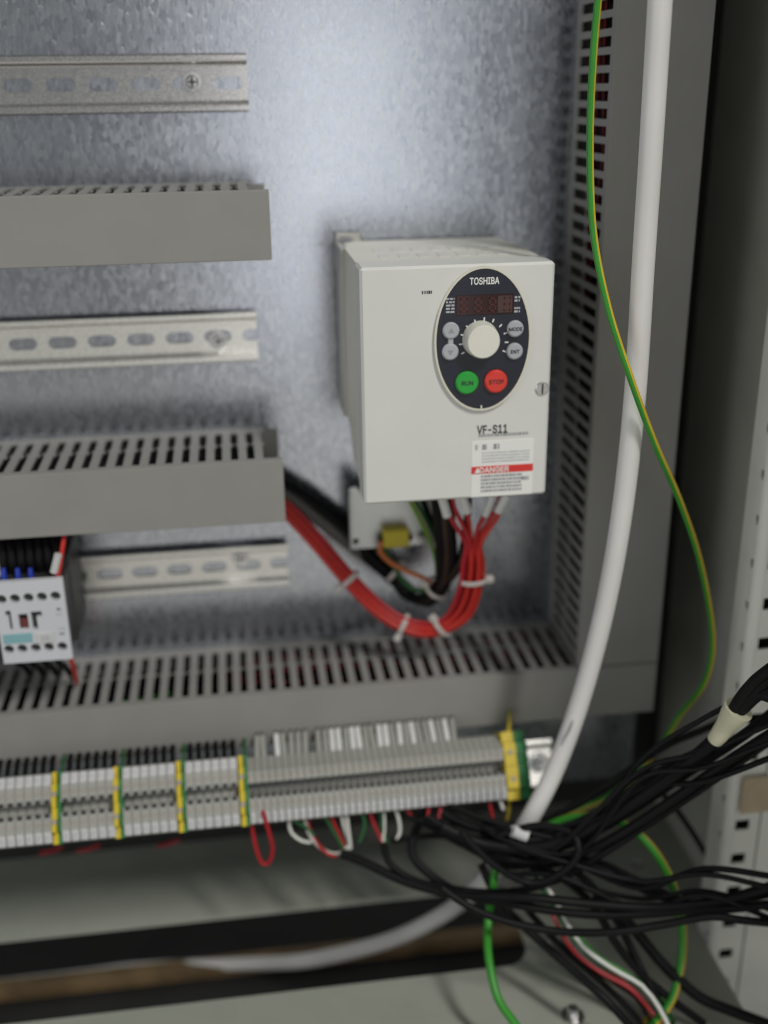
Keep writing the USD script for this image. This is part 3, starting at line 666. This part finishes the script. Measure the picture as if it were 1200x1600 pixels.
RL = [((478, 1262), (484, 1296), (496, 1318), (512, 1334), (526, 1338)), ((513, 1258), (520, 1282), (534, 1312), (540, 1328)), ((574, 1254), (582, 1282), (592, 1304), (598, 1318)), ((632, 1250), (638, 1268), (650, 1282), (662, 1288)), ((672, 1246), (670, 1262), (668, 1278)), ((690, 1244), (689, 1260), (685, 1280)), ((762, 1238), (766, 1260), (772, 1286))]
RD = ['red wire hanging beside the long white bow below the terminals', 'red wire between green and white ones entering the black jacket', 'red wire slanting down to the second black cable', 'short red wire bending right into the thick black cables', 'left of two short straight red wires below the slim blocks', 'right of two short straight red wires below the slim blocks', 'red wire near the right end of the terminal row']
for p, d in zip(RL, RD): low(p, .0012, 'wire_red', d)
GRN = [((455, 1266), (462, 1284), (478, 1292), (490, 1306)), ((500, 1258), (508, 1276), (522, 1300), (536, 1324)), ((552, 1256), (566, 1272), (570, 1290), (562, 1316)), ((590, 1252), (596, 1270), (598, 1296), (606, 1318))]
GD = ['dark green wire inside the curl of the white loop', 'dark green wire slanting into the black jacket', 'dark green wire bowing right above the black jackets', 'dark green wire beside the straight white one']
for p, d in zip(GRN, GD): low(p, .0012, 'wire_dark_green', d)
low([(797, 1236), (796, 1252), (794, 1272), (790, 1290)], .0013, 'wire_yellow', 'yellow wire dropping from the large earth terminal')
for k, (px, py) in enumerate(((80, 1330), (138, 1327), (263, 1319))):
    q = P(px, py, -.03)
    wire('red_offcut', [q + [-.009, 0, -.001], q, q + [.009, .002, .0015]], .0014, 'wire_red', ['red wire end lowest behind the left of the terminal row', 'faint red wire end behind the terminal row, between two brighter ones', 'red wire end behind the terminal row under the third earth terminal'][k], 'wire')

# ------------------------------------------------------------------ wires of the drive
def pth(pts, dx=0., dy=0., dn=0.):
    return [P(px + dx, py + dy, Y + dn) for px, py, Y in pts]
base = [(425, 780, -.030), (452, 800, -.034), (500, 852, -.040), (545, 905, -.046), (590, 950, -.052), (628, 975, -.058), (665, 984, -.062), (698, 976, -.066), (722, 952, -.072), (735, 915, -.080), (739, 880, -.086)]
ends = [((728, 850), (712, 822), (700, 800), (693, 780)), ((733, 848), (722, 818), (710, 795), (706, 775)), ((736, 846), (733, 820), (730, 800), (722, 775)), ((742, 848), (748, 822), (760, 800), (768, 775)), ((746, 850), (756, 826), (772, 800), (782, 775)), ((750, 852), (762, 830), (778, 806), (790, 775))]
sl = {0: ((699, 806), (690, 776)), 1: None, 2: ((731, 800), (721, 772)), 3: ((758, 806), (769, 774)), 4: None, 5: ((778, 800), (792, 772))}
rdl = ['first red motor wire from the left, under a wide white sleeve', 'second red motor wire from the left, between two sleeves', 'third red motor wire, with a sleeve beside the black cable', 'fourth red motor wire, thin sleeve, right of the black cable', 'fifth red motor wire, between the two right sleeves', 'rightmost red motor wire, under the slanted white sleeve']
for k in range(6):
    ang = 2 * math.pi * k / 6 + .3
    pts = []
    for i, (px, py, Y) in enumerate(base):
        nxt = np.array(base[min(i + 1, len(base) - 1)][:2]) - np.array(base[max(i - 1, 0)][:2]); nrm = np.array([-nxt[1], nxt[0]]) / np.linalg.norm(nxt)
        o_ = (k - 2.5) * (3.9 if i < 8 else 6.2)
        if i >= 8: pass
        pts.append(P(px - nrm[0] * o_ * -1, py - nrm[1] * o_ * -1, Y + .0022 * (1 if k % 2 else -1)))
    fan = [P(px, py, -.092 - .002 * (k % 2) - .002 * j) for j, (px, py) in enumerate(ends[k])]
    t = thing('motor_wire', rdl[k], 'wire')
    obj('insulation', sweep(pts + fan, .0017, 12), 'wire_red_orange' if k in (2, 4, 5) else 'wire_red', t, 60)
    if sl[k]:
        (ax, ay), (bx_, by_) = sl[k]; obj('sleeve', sweep([P(ax, ay, -.100), P(bx_, by_, -.102)], .0032 if k != 3 else .0024, 12), 'sleeve_white', t, 50)
def tie(px, py, Y, direction, r, headside, label):
    """Cable tie: a band round the bundle at pixel (px, py), its head to one side."""
    t = thing('cable_tie', label, 'cable tie')
    c = P(px, py, Y); d = np.array(direction, float); d /= np.linalg.norm(d)
    a = np.cross(d, [0, 1, 0]); a /= np.linalg.norm(a); b = np.cross(d, a)
    ring = [c + (math.cos(q) * a * r[0] + math.sin(q) * b * r[1]) for q in np.linspace(0, 2 * np.pi, 22)]
    band = cat(*[sweep([x + d * o for x in ring], .0007, 6, step=.003) for o in (-.0012, -.0004, .0004, .0012)])
    obj('band', band, 'nylon', t, 50)
    hd = bx(-.0030, .0030, -.0024, .0024, -.0026, .0026, .0008); fr = np.eye(4); fr[:3, 0] = a; fr[:3, 1] = b; fr[:3, 2] = d
    hd.apply_transform(fr); hd.apply_translation(c + a * headside * (r[0] + .0018) - np.array([0, .001, 0])); obj('head', hd, 'nylon', t, 20)
    return t
tie(739, 906, -.0815, P(739, 880, -.086) - P(735, 930, -.078), (.0100, .005), -1, 'white cable tie round the upright part of the red bundle')
tie(545, 905, -.0460, P(590, 950, -.052) - P(500, 852, -.040), (.0088, .0050), -1, 'white cable tie round the slanting part of the red bundle')
tie(630, 976, -.0580, P(665, 984, -.062) - P(590, 950, -.052), (.0088, .0050), -1, 'white cable tie at the lower left bend of the red bundle')
tie(690, 980, -.0650, P(722, 952, -.072) - P(665, 984, -.062), (.0088, .0050), 1, 'white cable tie at the lowest right bend of the red bundle')
# black supply cable and cores
wire('supply_cable', pth([(400, 735, -.014), (450, 762, -.014), (500, 795, -.014), (545, 832, -.014), (580, 872, -.018), (612, 900, -.024), (640, 925, -.030)]), .0058, 'wire_black', 'black supply cable running down behind the shield plate', 'cable')
wire('grey_cable', pth([(400, 752, -.022), (450, 778, -.022), (500, 815, -.020), (545, 850, -.018), (590, 885, -.012)]), .0046, 'wire_grey', 'grey cable between the black cable and the red bundle', 'cable')
for k, (dx, mt, d) in enumerate(((-9, 'wire_black', 'left black core looping under the drive'), (1, 'wire_brown', 'brown core looping under the drive'), (10, 'wire_black', 'right black core looping under the drive'))):
    wire('supply_core', pth([(612 + dx * .3, 895 + dx * .3, -.026), (635 + dx * .5, 928, -.032), (662 + dx * .6, 938 + dx * .4, -.04), (690 + dx * .6, 912 + dx * .3, -.055), (697 + dx, 870, -.07), (694 + dx, 820, -.085), (690 + dx, 775, -.095)]), .0036, mt, d, 'wire')
wire('thin_black_wire', pth([(690, 915, -.050), (712, 895, -.062), (724, 850, -.075), (731, 800, -.088), (732, 772, -.092)]), .0026, 'wire_black', 'thin black wire passing behind the red motor wires', 'wire')
wire('olive_core', pth([(690, 920, -.052), (706, 900, -.066), (720, 875, -.074), (730, 845, -.076)]), .0015, 'wire_brown', 'thin brown wire bending up beside the red bundle', 'wire')
earth_wire(pth([(637, 775, -.080), (655, 810, -.074), (674, 850, -.066), (682, 885, -.060), (682, 912, -.054)]), .0015, 'yellow and green earth wire beside the black cores under the drive', 3, 2.2, 11)
wire('dark_green_core', pth([(645, 775, -.078), (662, 805, -.072), (680, 840, -.064), (690, 870, -.058)]), .0016, 'wire_dark_green', 'dark green wire just right of the yellow earth wire', 'wire')
wire('black_core_left', pth([(658, 775, -.074), (672, 810, -.068), (686, 850, -.06), (690, 890, -.05)]), .0022, 'wire_black', 'black wire between dark green wire and thick black cores', 'wire')
wire('orange_wire', pth([(596, 846, -.040), (594, 862, -.040), (612, 880, -.040), (640, 894, -.044), (668, 906, -.050), (686, 922, -.052)]), .0019, 'wire_orange', 'orange wire from the yellow block to the cable tie', 'wire')
wire('green_bow_wire', pth([(600, 858, -.038), (618, 888, -.038), (632, 910, -.04), (650, 922, -.044), (672, 920, -.050)]), .0018, 'wire_dark_green', 'dark green wire bowing below the orange wire', 'wire')
tie(614, 896, -.030, P(640, 925, -.030) - P(590, 880, -.020), (.0085, .0085), 1, 'grey-white cable tie round the black supply cable')
tie(684, 918, -.052, P(697, 890, -.06) - P(664, 935, -.04), (.0095, .0095), 1, 'cable tie where orange, green and black wires meet')

# ------------------------------------------------------------------ big loose cables on the right
wc = thing('white_cable', 'thick white cable hanging down the right and curving under the floor', 'cable')
obj('jacket', sweep([C(*q) for q in ((1034, -40, -.165), (1026, 90, -.165), (1016, 250, -.165), (1006, 400, -.165), (992, 620, -.167), (972, 800, -.167), (945, 950, -.164), (908, 1090, -.160), (868, 1200, -.158), (830, 1275, -.160), (797, 1325, -.155), (757, 1376, -.150))] + [Pz(700, 1424, -.625), Pz(625, 1463, -.665), Pz(550, 1486, -.70), Pz(470, 1502, -.735), Pz(385, 1506, -.765), [Pz(215, 1500, -.774)[0], y1 + .0045, -.776], [Pz(120, 1500, -.774)[0], y1 + .0042, -.776], [-.35, y1 + .0042, -.776]], [.0066] * 18 + [.0062, .0056, .0048, .0040, .0035, .0032, .0032, .0032], 20), 'cable_white', wc, 60)
for pts in ([(895, 1126), (890, 1140), (884, 1152)], [(886, 1146), (880, 1158), (877, 1166)], [(915, 1062), (913, 1070)]):
    obj('scuff_mark', sweep([P(px, py, -.1595 - .0062) for px, py in pts], [.0003, .0006, .0003], 6, step=.003), 'ink_grey', wc, 60)
earth_wire([C(*q) for q in ((937, -30, -.150), (927, 90, -.150), (922, 220, -.150), (927, 360, -.155), (950, 480, -.170), (985, 590, -.182), (1022, 690, -.178), (1062, 782, -.165), (1092, 870, -.155), (1110, 960, -.148), (1113, 1020, -.145), (1098, 1072, -.135), (1062, 1118, -.115), (1028, 1170, -.105), (960, 1238, -.105), (890, 1270, -.11), (845, 1290, -.115))], .0021, 'green and yellow earth wire crossing in front of the white cable', 1.9, 4.4, 6)
earth_wire([C(*q) for q in ((850, 1292, -.16), (890, 1278, -.165), (930, 1275, -.17), (970, 1284, -.18), (1010, 1315, -.19), (1042, 1362, -.20), (1062, 1420, -.20), (1067, 1475, -.205), (1058, 1535, -.22), (1042, 1575, -.23), (1000, 1625, -.24))], .0029, 'yellow and green earth wire arching to the right beside the upright', 5, 2.9, 7)
earth_wire([C(*q) for q in ((790, 1325, -.16), (776, 1352, -.165), (768, 1400, -.175), (762, 1450, -.19), (764, 1500, -.21), (778, 1560, -.23), (805, 1600, -.24), (830, 1640, -.25))], .0029, 'green and yellow earth wire hanging down over the floor opening', 8, 3.3, 5)
BK = [
 ('black cable whose open jacket takes the white and red wires', .0050, [(533, 1333, -.140), (575, 1350, -.150), (640, 1380, -.165), (720, 1398, -.18), (820, 1402, -.20), (920, 1412, -.21), (1020, 1418, -.22), (1110, 1410, -.23), (1160, 1398, -.235), (1220, 1380, -.24)]),
 ('black cable starting under the straight white wire', .0040, [(600, 1318, -.138), (606, 1345, -.15), (640, 1372, -.16), (700, 1388, -.17), (790, 1394, -.18), (870, 1375, -.19), (940, 1335, -.195), (1010, 1290, -.20), (1100, 1230, -.21), (1215, 1150, -.22)]),
 ('short black cable lying level behind the thick bundle', .0034, [(612, 1314, -.135), (650, 1308, -.14), (700, 1306, -.145), (760, 1312, -.15), (840, 1330, -.16), (930, 1345, -.18), (990, 1372, -.20), (1060, 1405, -.21), (1120, 1432, -.22)]),
 ('thick black cable at the top of the tangle below the earth terminal', .0056, [(655, 1282, -.140), (690, 1288, -.145), (730, 1308, -.155), (790, 1326, -.165), (860, 1326, -.175), (930, 1298, -.185), (1000, 1256, -.195), (1090, 1196, -.21), (1160, 1150, -.22), (1220, 1104, -.225)]),
 ('black cable in the middle of the tangle, rising to the right edge', .0050, [(668, 1276, -.150), (706, 1300, -.160), (760, 1332, -.172), (840, 1346, -.182), (920, 1328, -.192), (1000, 1284, -.205), (1090, 1222, -.22), (1160, 1174, -.23), (1220, 1136, -.235)]),
 ('black cable passing under the cream sleeve end', .0042, [(700, 1258, -.135), (745, 1276, -.145), (810, 1290, -.155), (880, 1268, -.16), (950, 1226, -.165), (1010, 1184, -.165), (1050, 1160, -.16), (1095, 1142, -.15), (1125, 1128, -.145)]),
 ('lowest black cable crossing in front of the perforated upright', .0042, [(690, 1388, -.19), (740, 1420, -.20), (800, 1442, -.21), (880, 1456, -.22), (960, 1456, -.23), (1040, 1444, -.235), (1110, 1432, -.24), (1160, 1438, -.245), (1225, 1444, -.25)]),
 ('black cable sloping down from the tangle to the upright', .0036, [(760, 1340, -.17), (830, 1352, -.175), (900, 1348, -.18), (950, 1362, -.19), (1000, 1388, -.20), (1050, 1408, -.21), (1110, 1416, -.22), (1220, 1394, -.23)]),
 ('black cable lying along the floor towards the bottom edge', .0046, [(752, 1350, -.16), (770, 1390, -.17), (800, 1430, -.18), (850, 1476, -.20), (900, 1520, -.22), (950, 1565, -.24), (1000, 1620, -.25)]),
 ('dark cable in the bottom right corner against the upright', .0060, [(930, 1400, -.185), (985, 1446, -.195), (1030, 1500, -.21), (1065, 1535, -.22), (1100, 1562, -.23), (1150, 1582, -.24), (1230, 1612, -.25)]),
 ('black cable dropping beside the wall and curling to the floor', .0034, [(1024, 1120, -.06), (1016, 1165, -.075), (1010, 1200, -.09), (1018, 1224, -.11), (1045, 1250, -.12), (1075, 1290, -.125), (1100, 1330, -.125), (1112, 1352, -.125)]),
 ('black cable looping through the middle of the tangle', .0040, [(720, 1300, -.18), (770, 1350, -.19), (830, 1380, -.195), (880, 1362, -.20), (905, 1330, -.20), (890, 1300, -.19), (840, 1290, -.18), (780, 1305, -.175)]),
 ('black cable curving over the grey floor on the right', .0044, [(880, 1345, -.17), (930, 1390, -.18), (965, 1440, -.19), (990, 1490, -.205), (1015, 1540, -.22), (1050, 1600, -.235)]),
 ('black cable lying between the tangle and the floor opening', .0046, [(668, 1268, -.128), (648, 1300, -.135), (646, 1340, -.150), (690, 1380, -.165), (740, 1402, -.185), (800, 1412, -.195), (870, 1424, -.205), (960, 1430, -.215), (1060, 1424, -.225), (1140, 1420, -.235), (1225, 1410, -.24)]),
 ('black cable bowing up in the middle of the tangle', .0046, [(690, 1270, -.15), (730, 1290, -.16), (790, 1302, -.17), (850, 1300, -.178), (910, 1282, -.185), (980, 1240, -.19), (1040, 1200, -.20), (1080, 1180, -.21), (1110, 1166, -.215)]),
 ('black cable crossing under the tangle to the lower right', .0044, [(770, 1330, -.175), (840, 1356, -.18), (890, 1380, -.185), (930, 1420, -.195), (960, 1470, -.205), (1000, 1520, -.215), (1050, 1562, -.225), (1100, 1600, -.235)]),
 ('black cable lying on the floor beside the stripped cores', .0040, [(800, 1390, -.165), (840, 1440, -.175), (890, 1490, -.19), (940, 1535, -.205), (985, 1580, -.22), (1020, 1625, -.235)]),
]
for lab_, r, pts in BK:
    r *= .64
    wire('black_cable', [C(px, py, Y, r) for px, py, Y in pts], r, 'wire_black', lab_, 'cable', None, 14)
rs = random.Random(5)
for k in range(8):
    yr = (1060, 1122, 1150, 1176, 1372, 1392, 1428, 1444)[k]
    xs0, ys0 = 640 + 16 * k, 1276 + 7 * (k % 4)
    pts = [(xs0, ys0), (xs0 + 70, 1300 + rs.uniform(-12, 25)), (800 + rs.uniform(-20, 20), 1318 + rs.uniform(-25, 45)), (890 + rs.uniform(-15, 15), 1310 + rs.uniform(-10, 30) + (40 if k > 3 else 0)), (1000, (1310 + yr) / 2 - 4 + rs.uniform(-12, 12) + (40 if k > 3 else 0)), (1100, 1310 * .28 + yr * .72 + rs.uniform(-8, 8)), (1225, yr)]
    r = rs.uniform(.0014, .0021)
    wire('thin_black_cable', [C(px, py, -.135 - .018 * j - .004 * (k % 3), r) for j, (px, py) in enumerate(pts)], r, 'wire_black', 'thin black cable through the tangle, %s from the top where it meets the right edge' % ORD[k], 'cable', None, 10)
# cable with the cream heat-shrink sleeve
sb = thing('sleeved_cable', 'black cable splitting into cores at a cream shrink sleeve', 'cable')
obj('jacket', sweep([C(*q) for q in ((690, 1292, -.165), (760, 1320, -.175), (850, 1322, -.185), (930, 1290, -.195), (1010, 1240, -.21), (1070, 1196, -.222), (1108, 1164, -.23), (1122, 1150, -.233))], .0044, 14), 'wire_black', sb, 60)
obj('shrink_sleeve', sweep([C(*q) for q in ((1117, 1156, -.232), (1124, 1148, -.234), (1134, 1134, -.236), (1146, 1118, -.24), (1154, 1108, -.242))], [.0050, .0056, .0062, .0082, .0092], 18), 'sleeve_cream', sb, 60)
for (dx, dy, ex_, ey_) in ((-5, -4, 1225, 1030), (1, 0, 1228, 1050), (5, 5, 1222, 1078), (2, 6, 1220, 1098)):
    obj('core', sweep([C(1148 + dx * .6, 1114 + dy * .6, -.242), C(1160 + dx, 1098 + dy, -.245), C(1185 + dx, 1072 + dy * 2, -.25), C(ex_, ey_, -.26)], .0037, 12), 'wire_black', sb, 60)
# stripped multicore at the bottom
MC = [('wire_white', 'white core of the stripped cable at the bottom, uppermost', [(826, 1335), (846, 1372), (868, 1408), (888, 1446), (912, 1480), (955, 1512), (1003, 1540), (1030, 1575), (1046, 1606)], .0020),
      ('wire_dark_green', 'green core of the stripped cable at the bottom', [(820, 1340), (842, 1380), (872, 1430), (904, 1476), (940, 1508), (985, 1532), (1022, 1560), (1048, 1596)], .0018),
      ('wire_red', 'red core of the stripped cable at the bottom', [(862, 1425), (876, 1455), (900, 1490), (940, 1520), (985, 1545), (1015, 1578), (1036, 1606)], .0018),
      ('wire_brown', 'brown core of the stripped cable at the bottom', [(870, 1450), (905, 1496), (950, 1530), (992, 1558), (1012, 1588), (1026, 1612)], .0020),
      ('wire_white', 'white core of the stripped cable at the bottom, lowest', [(900, 1482), (930, 1514), (968, 1544), (1000, 1572), (1026, 1600)], .0018),
      ('wire_grey', 'grey screened core beside the stripped wires at the bottom', [(850, 1470), (900, 1512), (945, 1546), (985, 1580), (1010, 1612)], .0030),
      ('wire_white', 'white core of the stripped cable ending nearest the bottom bolt', [(905, 1470), (945, 1502), (990, 1526), (1020, 1556), (1036, 1590), (1042, 1615)], .0016),
      ('wire_green', 'bright green core among the stripped cores at the bottom', [(900, 1458), (935, 1494), (980, 1520), (1022, 1548), (1050, 1590), (1056, 1615)], .0015),
      ('wire_yellow', 'yellow core among the stripped cores at the bottom', [(985, 1528), (1012, 1550), (1034, 1580), (1046, 1612)], .0014),
      ('wire_red', 'second red core, shorter, among the stripped cores at the bottom', [(935, 1506), (972, 1532), (1004, 1560), (1024, 1594), (1032, 1616)], .0014),
      ('wire_yellow', 'short yellow wire end below the stripped cores', [(1000, 1606), (1010, 1592), (1022, 1584)], .0018),
]
for i, (m_, lab_, pts, r) in enumerate(MC):
    r *= .78
    wire('stripped_core', [C(px, py, -.17 - .010 * j - .003 * i, r + .003) for j, (px, py) in enumerate(pts)], r, m_, lab_, 'wire', None, 10)
v = Pz(895, 1588, FLOOR)
fs = thing('floor_bolt', 'round bolt standing on the bare grey floor near the bottom edge', 'bolt', v)
def up(m): 
    m = m.copy(); m.apply_transform(trimesh.transformations.rotation_matrix(-math.pi / 2, [1, 0, 0])); return m
obj('head', up(cyl((0, 0), .0045, -.008, -.0012, 6, None, .0006)), 'bright_steel', fs); obj('washer', up(cyl((0, 0), .0085, -.0012, .0, 24, None, .0004)), 'zinc_rail_dull', fs)
v = Pz(808, 1366, FLOOR + .004); o = obj('floor_clip', up(cyl((0, 0), .004, -.012, 0, 12, None, .001)), 'nylon'); 
mt = UsdGeom.Xformable(o); mt.AddTranslateOp().Set(Gf.Vec3d(*map(float, v))); setdata(o, 'small white clip on the floor under the cable tangle', 'clip')
v = C(813, 1302, -.178); o = obj('white_plug', sweep([v + [-.006, 0, .003], v, v + [.005, -.002, -.002]], [.0040, .0045, .0040], 14), 'marker_white', smooth=60)
setdata(o, 'white cable end poking out of the black tangle', 'cable end')
